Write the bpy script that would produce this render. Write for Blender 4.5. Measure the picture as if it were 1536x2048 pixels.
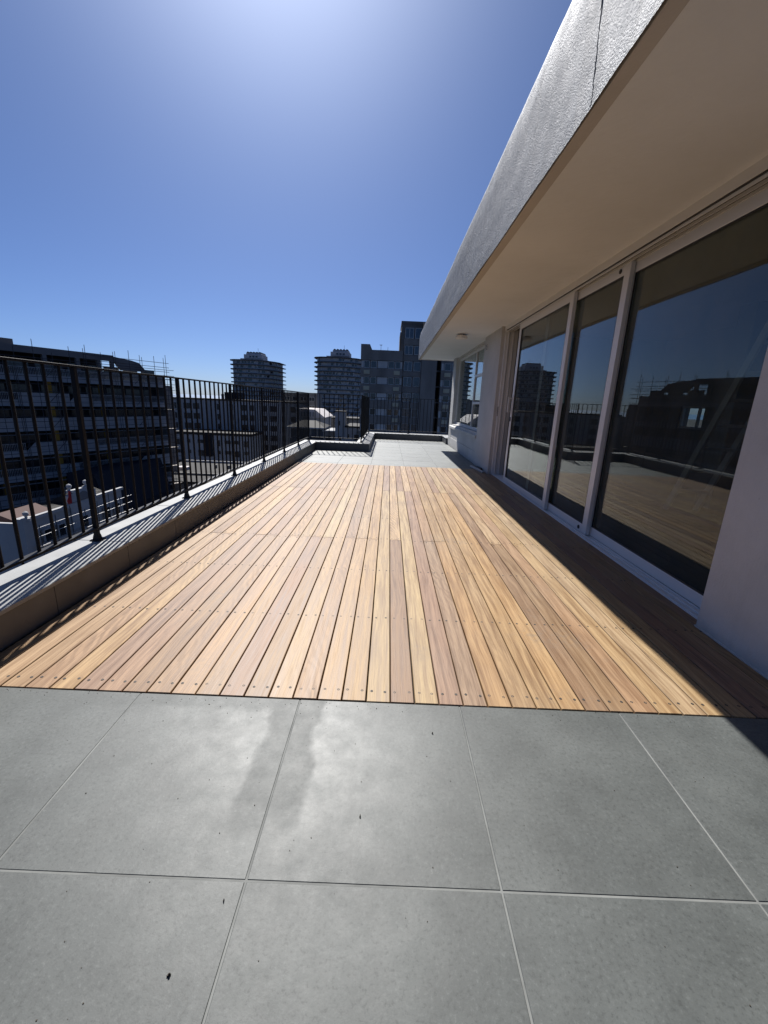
import bpy, bmesh, math, random
from mathutils import Vector, Matrix
from math import radians, sin, cos, pi

sc = bpy.context.scene
for _o in list(bpy.data.objects):
    bpy.data.objects.remove(_o)
C = sc.collection
rnd = random.Random(7)

# ------------------------------------------------------------------ camera
cam_d = bpy.data.cameras.new('camera')
cam = bpy.data.objects.new('camera', cam_d)
C.objects.link(cam)
cam_d.sensor_fit = 'HORIZONTAL'
cam_d.sensor_width = 36.0
cam_d.lens = 829.746 / 1536.0 * 36.0
cam_d.clip_start = 0.05
cam_d.clip_end = 90000.0
PIT, YAW, ROL = 0.258856, 0.0023535, 0.0400667
_cp, _sp, _cr, _sr = cos(PIT), sin(PIT), cos(ROL), sin(ROL)
_rt, _up, _fw = Vector((1, 0, 0)), Vector((0, _sp, _cp)), Vector((0, _cp, -_sp))
_r2, _u2 = _rt * _cr + _up * _sr, _up * _cr - _rt * _sr
_m = Matrix((_r2, _u2, -_fw)).transposed()
_m = Matrix.Rotation(YAW, 3, 'Z') @ _m
cam.matrix_world = Matrix.Translation((0, 0, 1.1)) @ _m.to_4x4()
sc.camera = cam

# ------------------------------------------------------------------ sky, sun, exposure
SUN_EL, SUN_AZ = 46.0, 14.1            # degrees; azimuth measured from +Y towards -X
world = bpy.data.worlds.new('World')
sc.world = world
world.use_nodes = True
wn, wl = world.node_tree.nodes, world.node_tree.links
wn.clear()
sky = wn.new('ShaderNodeTexSky')
sky.sky_type = 'NISHITA'
sky.sun_disc = False
sky.sun_elevation = radians(SUN_EL)
sky.sun_rotation = radians(-SUN_AZ)
sky.altitude = 50
sky.air_density = 0.6
sky.dust_density = 0.8
sky.ozone_density = 6.0
bg = wn.new('ShaderNodeBackground')
bg.inputs['Strength'].default_value = 0.052
wo = wn.new('ShaderNodeOutputWorld')
tint = wn.new('ShaderNodeMix')            # even colour balance of the whole sky
tint.data_type, tint.blend_type = 'RGBA', 'MULTIPLY'
tint.inputs[0].default_value = 1.0
tint.inputs[7].default_value = (0.72, 0.86, 1.08, 1.0)
wl.new(sky.outputs[0], tint.inputs[6])
# hazy aureole of scattered light round the sun itself
_ra, _re = radians(SUN_AZ), radians(SUN_EL)
tc = wn.new('ShaderNodeTexCoord')
dt = wn.new('ShaderNodeVectorMath')
dt.operation = 'DOT_PRODUCT'
dt.inputs[1].default_value = (-sin(_ra) * cos(_re), cos(_ra) * cos(_re), sin(_re))
wl.new(tc.outputs['Generated'], dt.inputs[0])
mx0 = wn.new('ShaderNodeMath'); mx0.operation = 'MAXIMUM'; mx0.inputs[1].default_value = 0.0
pw0 = wn.new('ShaderNodeMath'); pw0.operation = 'POWER'; pw0.inputs[1].default_value = 38.0
ml0 = wn.new('ShaderNodeMath'); ml0.operation = 'MULTIPLY'; ml0.inputs[1].default_value = 0.20 / 0.052
wl.new(dt.outputs['Value'], mx0.inputs[0]); wl.new(mx0.outputs[0], pw0.inputs[0]); wl.new(pw0.outputs[0], ml0.inputs[0])
au = wn.new('ShaderNodeMix')
au.data_type, au.blend_type = 'RGBA', 'ADD'
au.inputs[0].default_value = 1.0
wl.new(tint.outputs[2], au.inputs[6]); wl.new(ml0.outputs[0], au.inputs[7])
wl.new(au.outputs[2], bg.inputs['Color'])
wl.new(bg.outputs[0], wo.inputs['Surface'])

sun_d = bpy.data.lights.new('sun', 'SUN')
sun_d.energy = 5.0
sun_d.angle = radians(0.53)
sun_d.color = (1.0, 0.97, 0.93)
sun = bpy.data.objects.new('sun', sun_d)
C.objects.link(sun)
_a, _e = radians(SUN_AZ), radians(SUN_EL)
SUN_DIR = Vector((-sin(_a) * cos(_e), cos(_a) * cos(_e), sin(_e)))
sun.rotation_euler = SUN_DIR.to_track_quat('Z', 'Y').to_euler()
sun.location = (0, 0, 60)

sc.view_settings.view_transform = 'Standard'
sc.view_settings.look = 'None'
sc.view_settings.gamma = 1.0
sc.view_settings.use_curve_mapping = False
sc.view_settings.exposure = 0.7
sc.cycles.use_denoising = True
sc.cycles.max_bounces = 8
sc.cycles.transparent_max_bounces = 12
sc.cycles.sample_clamp_indirect = 6.0
sc.cycles.caustics_reflective = False
sc.cycles.caustics_refractive = False


# ------------------------------------------------------------------ helpers
def world_loc(o):
    v = Vector((0, 0, 0))
    while o is not None:
        v = v + Vector(o.location)
        o = o.parent
    return v


class MB:
    """collects polygons; build() links them as one mesh object"""
    def __init__(self):
        self.v, self.f = [], []

    def poly(self, pts):
        n = len(self.v)
        self.v += [tuple(p) for p in pts]
        self.f.append(tuple(range(n, n + len(pts))))
        return self

    def box(self, x0, x1, y0, y1, z0, z1):
        n = len(self.v)
        self.v += [(x0, y0, z0), (x1, y0, z0), (x1, y1, z0), (x0, y1, z0), (x0, y0, z1), (x1, y0, z1), (x1, y1, z1), (x0, y1, z1)]
        for q in ((3, 2, 1, 0), (4, 5, 6, 7), (0, 1, 5, 4), (1, 2, 6, 5), (2, 3, 7, 6), (3, 0, 4, 7)):
            self.f.append(tuple(n + i for i in q))
        return self

    def prism(self, pts, h0, h1, axis='z'):
        """extrude a polygon; pts are pairs in the plane, counter-clockwise seen from +axis"""
        n, k = len(self.v), len(pts)
        for h in (h0, h1):
            for a, b in pts:
                self.v.append({'z': (a, b, h), 'y': (a, h, b), 'x': (h, a, b)}[axis])
        self.f.append(tuple(n + i for i in reversed(range(k))))
        self.f.append(tuple(n + k + i for i in range(k)))
        for i in range(k):
            j = (i + 1) % k
            self.f.append((n + i, n + j, n + k + j, n + k + i))
        return self

    def tube(self, a, b, r, seg=6, r2=None):
        a, b = Vector(a), Vector(b)
        r2 = r if r2 is None else r2
        d = (b - a).normalized()
        u = d.orthogonal().normalized()
        w = d.cross(u)
        n = len(self.v)
        for p, rr in ((a, r), (b, r2)):
            for i in range(seg):
                t = 2 * pi * i / seg
                self.v.append(tuple(p + (u * cos(t) + w * sin(t)) * rr))
        for i in range(seg):
            j = (i + 1) % seg
            self.f.append((n + i, n + j, n + seg + j, n + seg + i))
        self.f.append(tuple(n + i for i in reversed(range(seg))))
        self.f.append(tuple(n + seg + i for i in range(seg)))
        return self

    def lathe(self, c, prof, seg=16, axis='z'):
        """prof: list of (radius, height) from one end to the other"""
        n = len(self.v)
        for r, h in prof:
            for i in range(seg):
                t = 2 * pi * i / seg
                p = (r * cos(t), r * sin(t), h) if axis == 'z' else (h, r * cos(t), r * sin(t))
                self.v.append((c[0] + p[0], c[1] + p[1], c[2] + p[2]))
        for k in range(len(prof) - 1):
            for i in range(seg):
                j = (i + 1) % seg
                self.f.append((n + k * seg + i, n + k * seg + j, n + (k + 1) * seg + j, n + (k + 1) * seg + i))
        self.f.append(tuple(n + i for i in reversed(range(seg))))
        self.f.append(tuple(n + (len(prof) - 1) * seg + i for i in range(seg)))
        return self

    def mesh(self, name, mat, bevel=0.0, seg=1, smooth=False, off=(0, 0, 0)):
        me = bpy.data.meshes.new(name)
        o = Vector(off)
        me.from_pydata([tuple(Vector(p) - o) for p in self.v], [], self.f)
        bm = bmesh.new()
        bm.from_mesh(me)
        bmesh.ops.recalc_face_normals(bm, faces=bm.faces)
        if bevel > 0:
            bmesh.ops.bevel(bm, geom=list(bm.edges), offset=bevel, segments=seg, affect='EDGES', profile=0.5)
        bm.to_mesh(me)
        bm.free()
        if smooth:
            for p in me.polygons:
                p.use_smooth = True
        me.materials.append(mat)
        return me

    def build(self, name, mat, parent=None, bevel=0.0, seg=1, smooth=False, local=False):
        off = Vector((0, 0, 0)) if (local or parent is None) else world_loc(parent)
        o = bpy.data.objects.new(name, self.mesh(name, mat, bevel, seg, smooth, off))
        C.objects.link(o)
        o.parent = parent
        return o


def inst(name, mesh, loc, parent=None, local=False):
    o = bpy.data.objects.new(name, mesh)
    C.objects.link(o)
    o.parent = parent
    o.location = Vector(loc) - (Vector((0, 0, 0)) if (local or parent is None) else world_loc(parent))
    return o


def tag(o, label=None, cat=None, group=None, kind=None):
    if label: o['label'] = label
    if cat: o['category'] = cat
    if group: o['group'] = group
    if kind: o['kind'] = kind
    return o


def thing(name, loc, label, cat, group=None, rz=0.0):
    o = bpy.data.objects.new(name, None)
    o.empty_display_size = 0.3
    C.objects.link(o)
    o.location = loc
    o.rotation_euler = (0, 0, rz)
    return tag(o, label, cat, group)


def box(name, mat, parent, x0, x1, y0, y1, z0, z1, bevel=0.0, local=False):
    return MB().box(x0, x1, y0, y1, z0, z1).build(name, mat, parent, bevel, local=local)


# ------------------------------------------------------------------ materials
class NT:
    def __init__(self, name):
        self.m = bpy.data.materials.new(name)
        self.m.use_nodes = True
        self.n, self.l = self.m.node_tree.nodes, self.m.node_tree.links
        self.n.clear()
        self.out = self.n.new('ShaderNodeOutputMaterial')
        self.b = self.n.new('ShaderNodeBsdfPrincipled')
        self.l.new(self.b.outputs[0], self.out.inputs['Surface'])

    def put(self, sock, val):
        if val is None:
            return
        if hasattr(val, 'is_linked') or isinstance(val, bpy.types.NodeSocket):
            self.l.new(val, sock)
        elif isinstance(val, (tuple, list)) and len(val) == 3 and sock.type == 'RGBA':
            sock.default_value = (*val, 1)
        else:
            sock.default_value = val

    def set(self, **kw):
        names = {'color': 'Base Color', 'rough': 'Roughness', 'metal': 'Metallic', 'spec': 'Specular IOR Level', 'normal': 'Normal', 'coat': 'Coat Weight'}
        for k, v in kw.items():
            self.put(self.b.inputs[names[k]], v)
        return self

    def node(self, t, out=0, **kw):
        n = self.n.new(t)
        for k, v in kw.items():
            if k.startswith('_'):
                setattr(n, k[1:], v)
            else:
                key = int(k[1:]) if k[0] == 'i' and k[1:].isdigit() else k.replace('__', ' ')
                self.put(n.inputs[key], v)
        return n.outputs[out]

    def pos(self):
        return self.n.new('ShaderNodeNewGeometry').outputs['Position']

    def objc(self):
        return self.n.new('ShaderNodeTexCoord').outputs['Object']

    def orand(self):
        return self.n.new('ShaderNodeObjectInfo').outputs['Random']

    def ocol(self):
        return self.n.new('ShaderNodeObjectInfo').outputs['Color']

    def mapv(self, v, scale=(1, 1, 1), loc=(0, 0, 0), rot=(0, 0, 0)):
        return self.node('ShaderNodeMapping', Vector=v, Scale=scale, Location=loc, Rotation=rot)

    def noise(self, v, scale, detail=3.0, rough=0.55, dist=0.0):
        return self.node('ShaderNodeTexNoise', Vector=v, Scale=scale, Detail=detail, Roughness=rough, Distortion=dist)

    def math(self, op, a, b=0.0, c=0.0, clamp=False):
        return self.node('ShaderNodeMath', _operation=op, _use_clamp=clamp, i0=a, i1=b, i2=c)

    def vmath(self, op, a, b=(0, 0, 0), out=0):
        return self.node('ShaderNodeVectorMath', out=out, _operation=op, i0=a, i1=b)

    def rng(self, v, a, b, c=0.0, d=1.0, smooth=False):
        return self.node('ShaderNodeMapRange', _interpolation_type='SMOOTHSTEP' if smooth else 'LINEAR', _clamp=True, i0=v, i1=a, i2=b, i3=c, i4=d)

    def mix(self, f, a, b, blend='MIX'):
        n = self.n.new('ShaderNodeMix')
        n.data_type = 'RGBA'
        n.blend_type = blend
        self.put(n.inputs[0], f)
        self.put(n.inputs[6], a)
        self.put(n.inputs[7], b)
        return n.outputs[2]

    def bump(self, h, strength=0.3, dist=0.002, normal=None):
        return self.node('ShaderNodeBump', Height=h, Strength=strength, Distance=dist, Normal=normal)

    def xyz(self, v):
        n = self.n.new('ShaderNodeSeparateXYZ')
        self.l.new(v, n.inputs[0])
        return n.outputs


def mat_plain(name, col, rough=0.6, metal=0.0, var=0.12, scale=1.5, bump=0.0, bscale=60.0, spec=0.5, streak=False):
    t = NT(name)
    p = t.pos()
    n = t.noise(t.mapv(p, (1, 1, 0.25)) if streak else p, scale, 4)
    k = t.rng(n, 0.3, 0.7, 1 - var, 1 + var)
    c = t.mix(1.0, col, t.node('ShaderNodeCombineColor', i0=k, i1=k, i2=k), 'MULTIPLY')
    t.set(color=c, rough=rough, metal=metal, spec=spec)
    if bump:
        low = t.bump(t.noise(p, 7.0, 3), 0.35, 0.02) if bump > 0.3 else None
        t.set(normal=t.bump(t.noise(p, bscale, 3), bump, 0.003, low))
    return t.m


def mat_tile(name, near=True, dust=0.0):  # dust: how far the painted glare pales a tile
    t = NT(name)
    p = t.pos()
    r = t.orand()
    q = t.vmath('ADD', p, t.node('ShaderNodeCombineXYZ', i0=t.math('MULTIPLY', r, 37.0), i1=t.math('MULTIPLY', r, 91.0), i2=0.0))
    big = t.noise(q, 3.2, 4, 0.6)
    mid = t.noise(q, 14.0, 4, 0.65)
    fine = t.noise(q, 420.0, 3, 0.7)
    grain = t.noise(q, 95.0, 5, 0.78)
    base = t.mix(t.rng(big, 0.3, 0.72), (0.135, 0.141, 0.139), (0.232, 0.236, 0.231))
    base = t.mix(t.rng(mid, 0.38, 0.68, 0.0, 0.55), base, (0.178, 0.186, 0.183))
    base = t.mix(t.rng(grain, 0.36, 0.47, 0.75, 0.0), base, (0.095, 0.10, 0.098))
    base = t.mix(t.rng(grain, 0.55, 0.66, 0.0, 0.5), base, (0.31, 0.315, 0.31))
    base = t.mix(t.rng(fine, 0.25, 0.75, 0.0, 0.4), t.mix(1.0, base, (0.86, 0.86, 0.86), 'MULTIPLY'), t.mix(1.0, base, (1.1, 1.1, 1.1), 'MULTIPLY'))
    # small dark pebbles in clusters
    vor = t.node('ShaderNodeTexVoronoi', Vector=t.vmath('ADD', q, t.vmath('SCALE', t.node('ShaderNodeTexNoise', out=1, Vector=q, Scale=40.0), (0, 0, 0))), Scale=85.0)
    clus = t.rng(t.noise(q, 3.1, 2), 0.46, 0.60, 0.12, 1.0)
    peb = t.math('MULTIPLY', t.rng(vor, 0.24, 0.34, 1.0, 0.0), t.math('MULTIPLY', clus, t.rng(t.noise(q, 60.0, 1), 0.48, 0.54)))
    base = t.mix(t.math('MULTIPLY', peb, 0.75), base, (0.075, 0.078, 0.075))
    rough = t.rng(mid, 0.3, 0.7, 0.50, 0.57)
    if near:
        # dried water mark: a dull band beside the tile joint and a pale film painting sun glare to both sides
        x, y, z = t.xyz(p)
        wob = t.math('MULTIPLY', t.math('SUBTRACT', t.noise(p, 7.0, 3), 0.5), 0.10)
        xc = t.math('ADD', t.math('ADD', x, wob), 0.29)
        band = t.rng(t.math('ABSOLUTE', xc), 0.078, 0.098, 1.0, 0.0)
        band = t.math('MULTIPLY', band, t.rng(y, 0.80, 0.92))
        top = t.math('MULTIPLY', t.rng(t.math('ADD', y, wob), 1.255, 1.28), t.rng(x, -0.2, -0.3))
        band = t.math('MAXIMUM', band, top)
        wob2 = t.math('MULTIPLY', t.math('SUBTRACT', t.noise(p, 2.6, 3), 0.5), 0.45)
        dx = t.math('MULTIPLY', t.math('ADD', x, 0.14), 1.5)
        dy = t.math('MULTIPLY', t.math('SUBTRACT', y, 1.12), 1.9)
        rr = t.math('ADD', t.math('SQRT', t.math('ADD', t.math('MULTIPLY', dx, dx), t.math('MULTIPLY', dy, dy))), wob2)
        glare_film = t.math('MULTIPLY', t.rng(rr, 0.22, 0.75, 1.0, 0.0, True), t.math('SUBTRACT', 1.0, band))
        glare_film = t.math('MULTIPLY', glare_film, t.rng(t.noise(p, 24.0, 4, 0.7), 0.25, 0.6, 0.75, 1.0))
        base = t.mix(t.math('MULTIPLY', glare_film, 0.13), base, (0.31, 0.32, 0.315))
        base = t.mix(t.math('MULTIPLY', band, 0.12), base, (0.135, 0.135, 0.13))
        rough = t.math('ADD', t.math('SUBTRACT', rough, t.math('MULTIPLY', glare_film, 0.02)), t.math('MULTIPLY', band, 0.05))
    if dust:  # grazing sun glare put into the colour of the far tiles
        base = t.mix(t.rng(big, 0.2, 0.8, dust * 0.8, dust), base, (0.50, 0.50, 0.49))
    tv = t.rng(t.math('FRACT', t.math('MULTIPLY', r, 9.7)), 0.0, 1.0, 0.92, 1.06)
    blot = t.rng(t.noise(q, 5.5, 5, 0.7), 0.32, 0.68, 0.84, 1.13)
    kk = t.math('MULTIPLY', tv, blot)
    base = t.mix(1.0, base, t.node('ShaderNodeCombineColor', i0=kk, i1=kk, i2=kk), 'MULTIPLY')
    base = t.mix(1.0, base, (0.485, 0.512, 0.500), 'MULTIPLY')
    t.set(color=base, rough=rough, spec=0.42)
    h = t.math('ADD', t.math('MULTIPLY', grain, 0.6), t.math('MULTIPLY', mid, 0.8))
    t.set(normal=t.bump(h, 0.25, 0.0015))
    return t.m


def mat_wood():
    t = NT('deck_timber')
    p = t.objc()
    r = t.orand()
    off = t.node('ShaderNodeCombineXYZ', i0=t.math('MULTIPLY', r, 53.0), i1=t.math('MULTIPLY', r, 171.0), i2=t.math('MULTIPLY', r, 29.0))
    q = t.vmath('ADD', p, off)
    r2 = t.math('FRACT', t.math('MULTIPLY', r, 17.31))
    r3 = t.math('FRACT', t.math('MULTIPLY', r, 71.7))
    # slow warp so that the figure wanders along the board
    warp = t.node('ShaderNodeTexNoise', out=1, Vector=t.mapv(q, (3, 1.1, 1)), Scale=1.6, Detail=2.0)
    w = t.vmath('ADD', q, t.vmath('MULTIPLY', t.vmath('SUBTRACT', warp, (0.5, 0.5, 0.5)), (0.045, 0.22, 0.0)))
    long_ = t.noise(t.mapv(w, (55, 2.2, 1)), 1.0, 5, 0.6)
    fibre = t.noise(t.mapv(w, (300, 5, 1)), 1.0, 4, 0.65)
    tone = t.noise(t.mapv(w, (9, 0.9, 1)), 1.0, 3, 0.55)
    # slanting ribbon figure on some boards
    sl = t.node('ShaderNodeCombineXYZ', i0=t.xyz(w)[0], i1=t.math('ADD', t.math('MULTIPLY', t.xyz(w)[1], t.rng(r3, 0, 1, 0.10, 0.30)), 0.0), i2=0.0)
    rib = t.node('ShaderNodeTexWave', _wave_type='BANDS', _bands_direction='DIAGONAL', Vector=sl, Scale=t.rng(r2, 0, 1, 9.0, 22.0), Distortion=5.0, Detail=3.0, Detail__Scale=1.6)
    ribm = t.math('MULTIPLY', t.rng(r2, 0.5, 0.95), t.rng(tone, 0.42, 0.62))
    c = t.ocol()
    dark = t.mix(1.0, c, (0.54, 0.45, 0.39), 'MULTIPLY')
    lite = t.mix(1.0, c, (1.25, 1.26, 1.22), 'MULTIPLY')
    col = t.mix(t.rng(long_, 0.34, 0.60), dark, lite)
    col = t.mix(t.rng(tone, 0.35, 0.7, 0.0, 0.55), col, t.mix(1.0, c, (1.12, 1.03, 0.90), 'MULTIPLY'))
    col = t.mix(t.math('MULTIPLY', ribm, t.rng(rib, 0.25, 0.8, 0.0, 0.85)), col, t.mix(1.0, c, (0.52, 0.46, 0.40), 'MULTIPLY'))
    col = t.mix(t.rng(fibre, 0.48, 0.64, 0.0, 0.6), col, t.mix(1.0, c, (0.52, 0.44, 0.37), 'MULTIPLY'))
    # scuffs and dusty footmarks
    wp = t.pos()
    scuff = t.math('MULTIPLY', t.rng(t.noise(wp, 1.7, 4, 0.6), 0.55, 0.72), t.rng(t.noise(wp, 38.0, 3), 0.40, 0.65))
    col = t.mix(t.math('MULTIPLY', scuff, 0.6), col, (0.17, 0.135, 0.105))
    wea = t.noise(wp, 0.9, 5, 0.62)
    col = t.mix(t.rng(wea, 0.42, 0.66, 0.0, 0.22), col, (0.30, 0.235, 0.17))
    knot = t.node('ShaderNodeTexVoronoi', Vector=t.mapv(q, (7.0, 1.4, 1.0)), Scale=1.0)
    col = t.mix(t.rng(knot, 0.035, 0.075, 0.65, 0.0), col, (0.12, 0.07, 0.045))
    t.set(color=col, rough=t.rng(long_, 0.3, 0.7, 0.44, 0.60), spec=0.27)
    t.set(normal=t.bump(t.math('ADD', fibre, t.math('MULTIPLY', long_, 0.7)), 0.25, 0.0012))
    return t.m


def mat_silver():
    t = NT('silver_bitumen_coating')
    p = t.pos()
    a = t.noise(t.mapv(p, (1, 0.75, 1)), 240.0, 3, 0.65, 0.3)
    b = t.noise(p, 6.0, 4)
    vo = t.node('ShaderNodeTexVoronoi', Vector=t.mapv(p, (1, 0.7, 1)), Scale=150.0)
    h = t.math('ADD', a, t.math('MULTIPLY', vo, 0.7))
    c = t.mix(t.rng(b, 0.3, 0.7), (0.070, 0.084, 0.112), (0.102, 0.118, 0.150))
    st = t.noise(t.mapv(p, (1, 9, 0.7)), 1.0, 4)
    c = t.mix(t.rng(st, 0.52, 0.75, 0.0, 0.45), c, (0.14, 0.16, 0.195))
    dr_ = t.noise(t.mapv(p, (1, 14, 0.5)), 1.0, 4, 0.6)
    c = t.mix(t.rng(dr_, 0.50, 0.68, 0.0, 0.4), c, (0.06, 0.068, 0.082))
    t.set(color=c, metal=0.3, rough=t.rng(b, 0.3, 0.7, 0.60, 0.72), spec=0.3)
    t.set(normal=t.bump(h, 1.0, 0.0055, t.bump(b, 0.5, 0.03)))
    return t.m


def mat_glass(name, tint, f0=0.045, gain=1.0):
    """clear flat glazing: a mirror-sharp surface whose share of reflection follows the angle, over a tinted see-through body"""
    t = NT(name)
    t.n.remove(t.b)
    g = t.n.new('ShaderNodeNewGeometry')
    d = t.node('ShaderNodeVectorMath', out=1, _operation='DOT_PRODUCT', i0=g.outputs['Incoming'], i1=g.outputs['Normal'])
    k = t.math('SUBTRACT', 1.0, t.math('ABSOLUTE', d), clamp=True)
    f = t.math('ADD', t.math('MULTIPLY', t.math('POWER', k, 5.0), (1 - f0) * gain), f0, clamp=True)
    tr = t.node('ShaderNodeBsdfTransparent', Color=tint)
    gl = t.node('ShaderNodeBsdfGlossy', Color=(0.95, 0.97, 0.97), Roughness=0.0)
    mx = t.n.new('ShaderNodeMixShader')
    t.l.new(f, mx.inputs[0])
    t.l.new(tr, mx.inputs[1])
    t.l.new(gl, mx.inputs[2])
    p = t.pos()
    du = t.node('ShaderNodeBsdfDiffuse', Color=(0.55, 0.56, 0.55))
    m2 = t.n.new('ShaderNodeMixShader')
    sm = t.noise(t.mapv(p, (1, 1.6, 0.7)), 2.4, 5, 0.65)
    t.l.new(t.rng(sm, 0.35, 0.75, 0.006, 0.05), m2.inputs[0])
    t.l.new(mx.outputs[0], m2.inputs[1])
    t.l.new(du, m2.inputs[2])
    t.l.new(m2.outputs[0], t.out.inputs['Surface'])
    return t.m


M = {}
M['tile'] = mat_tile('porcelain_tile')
M['tile_far_glare'] = mat_tile('porcelain_tile_far_glare', False, 0.4)
M['coping'] = mat_plain('coping_tile', (0.26, 0.265, 0.26), 0.6, var=0.14, scale=6, bump=0.15, bscale=160)
M['tile_clad'] = mat_plain('parapet_tile', (0.115, 0.115, 0.115), 0.55, var=0.16, scale=5, bump=0.15, bscale=150)
M['grout'] = mat_plain('pale_grout', (0.165, 0.17, 0.162), 0.85, var=0.35, scale=6)
M['wood'] = mat_wood()
M['void'] = mat_plain('dark_bearers', (0.012, 0.009, 0.007), 0.9)
M['screw'] = mat_plain('steel_screw', (0.035, 0.028, 0.022), 0.6, 0.2)
M['black'] = mat_plain('black_powder_coat', (0.010, 0.010, 0.012), 0.55, var=0.1, spec=0.2)
M['silver'] = mat_silver()
M['soffit'] = mat_plain('soffit_plaster', (0.80, 0.83, 0.87), 0.8, var=0.05, scale=1.2, bump=0.4, bscale=70)
M['drip'] = mat_plain('drip_edge_plaster', (0.55, 0.52, 0.49), 0.8, var=0.08, bump=0.4, bscale=70)
def mat_plaster():
    t = NT('grey_plaster')
    p = t.pos()
    x, y, z = t.xyz(p)
    a = t.noise(p, 2.2, 5, 0.6)
    b = t.noise(t.mapv(p, (1, 5, 0.8)), 1.6, 4)
    c = t.mix(t.rng(a, 0.3, 0.7), (0.45, 0.443, 0.425), (0.55, 0.542, 0.525))
    c = t.mix(t.rng(b, 0.55, 0.75, 0.0, 0.25), c, (0.36, 0.35, 0.33))
    foot = t.rng(t.math('ADD', z, t.math('MULTIPLY', t.noise(p, 9.0, 4, 0.7), 0.16)), 0.07, 0.16, 0.45, 0.0)
    c = t.mix(foot, c, (0.27, 0.25, 0.22))
    sp = t.rng(t.noise(p, 45.0, 2), 0.70, 0.76, 0.0, 0.35)
    c = t.mix(sp, c, (0.30, 0.29, 0.27))
    h = t.math('ADD', t.noise(p, 110.0, 3), t.math('MULTIPLY', t.noise(t.mapv(p, (1, 1, 0.5)), 26.0, 3), 1.2))
    t.set(color=c, rough=0.8, normal=t.bump(h, 0.6, 0.004, t.bump(a, 0.4, 0.03)))
    return t.m


M['plaster'] = mat_plaster()
M['frame'] = mat_plain('pale_aluminium', (0.66, 0.66, 0.655), 0.38, var=0.03, spec=0.5)
M['rubber'] = mat_plain('black_plastic', (0.02, 0.02, 0.02), 0.5)
M['glass'] = mat_glass('door_glass', (0.62, 0.66, 0.64), 0.05, 1.0)
M['glass_clear'] = mat_glass('window_glass', (0.72, 0.77, 0.75), 0.05, 1.0)
M['room_floor'] = mat_plain('room_screed', (0.16, 0.16, 0.145), 0.6, var=0.25)
M['room_wall'] = mat_plain('room_wall', (0.36, 0.36, 0.35), 0.8)
M['room_dark'] = mat_plain('room_dark', (0.10, 0.095, 0.09), 0.8)
M['lamp'] = mat_plain('opal_diffuser', (0.72, 0.70, 0.66), 0.4)
M['steel'] = mat_plain('galvanised_steel', (0.42, 0.42, 0.43), 0.45, 0.6)
M['plank'] = mat_plain('weathered_plank', (0.30, 0.27, 0.24), 0.8, var=0.3, scale=12)
M['leaf'] = mat_plain('dry_leaf', (0.05, 0.038, 0.025), 0.8)


def bld(name, col, rough=0.75, var=0.18, scale=0.25, streak=True, **k):
    M[name] = mat_plain(name, col, rough, var=var, scale=scale, streak=streak, spec=0.12, **k)


bld('asphalt', (0.035, 0.035, 0.037), scale=0.05, streak=False)
bld('concrete', (0.215, 0.20, 0.185), scale=0.5, var=0.22)
bld('concrete_dark', (0.14, 0.132, 0.125), scale=0.5, var=0.2)
bld('render_white', (0.36, 0.365, 0.37), var=0.1)
bld('render_cream', (0.22, 0.215, 0.20))
bld('render_grey', (0.15, 0.15, 0.155))
bld('balcony_white', (0.31, 0.32, 0.34), var=0.12)
bld('roof_grey', (0.036, 0.035, 0.034))
bld('roof_slate', (0.02, 0.023, 0.033))
bld('roof_white', (0.50, 0.47, 0.46))
bld('roof_red', (0.09, 0.055, 0.05))
bld('mustard', (0.30, 0.18, 0.035), var=0.1)
bld('dark_wall', (0.022, 0.022, 0.026))
bld('tower_wall', (0.40, 0.41, 0.435), scale=0.1)
bld('tower_slab', (0.10, 0.10, 0.108), scale=0.1)
bld('scaffold', (0.05, 0.05, 0.055), rough=0.5)
bld('brick', (0.20, 0.17, 0.15), scale=1.5, var=0.35)
bld('blind', (0.47, 0.47, 0.46))
bld('cream_box', (0.45, 0.42, 0.31))
bld('red_cloth', (0.35, 0.03, 0.03))
M['pane'] = mat_plain('dark_pane', (0.018, 0.022, 0.028), 0.12, var=0.3, scale=0.8, spec=0.6)
M['pane_blue'] = mat_plain('blue_pane', (0.03, 0.05, 0.075), 0.15, var=0.3, scale=0.8, spec=0.6)

# ------------------------------------------------------------------ ground and sea
g = MB()
g.poly([(-2600, -1500, -25), (2600, -1500, -25), (2600, 2300, -25), (-2600, 2300, -25)])
tag(g.build('ground', M['asphalt']), kind='structure')
s = MB()
s.poly([(-60000, 2250, -25.4), (60000, 2250, -25.4), (60000, 70000, -25.4), (-60000, 70000, -25.4)])
tm = NT('sea_water')
tm.set(color=(0.06, 0.11, 0.17), rough=0.28, normal=tm.bump(tm.noise(tm.pos(), 0.05, 4), 0.4, 3.0))
tag(s.build('sea', tm.m), kind='structure')

# ------------------------------------------------------------------ terrace floor
Y1, YF = 1.3327, 7.393          # front and back edge of the timber deck
T = 0.6025                      # tile pitch
JX0 = -0.894                    # one lengthways joint
XP = -1.630                     # inner face of the long parapet
XW = 1.690                      # outer face of the masonry piers
fl = MB()
fl.box(-1.93, 2.0, -3.0, Y1 - 0.002, -0.25, -0.0014)
floor = tag(fl.build('terrace_floor', M['grout']), kind='structure')
f2 = MB()
f2.box(-1.93, 1.70, YF + 0.002, 9.46, -0.25, -0.0025).box(-0.60, 1.70, 9.46, 12.92, -0.25, -0.0025)
floor2 = tag(f2.build('terrace_floor', M['grout']), kind='structure')
_tm = {}


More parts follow.
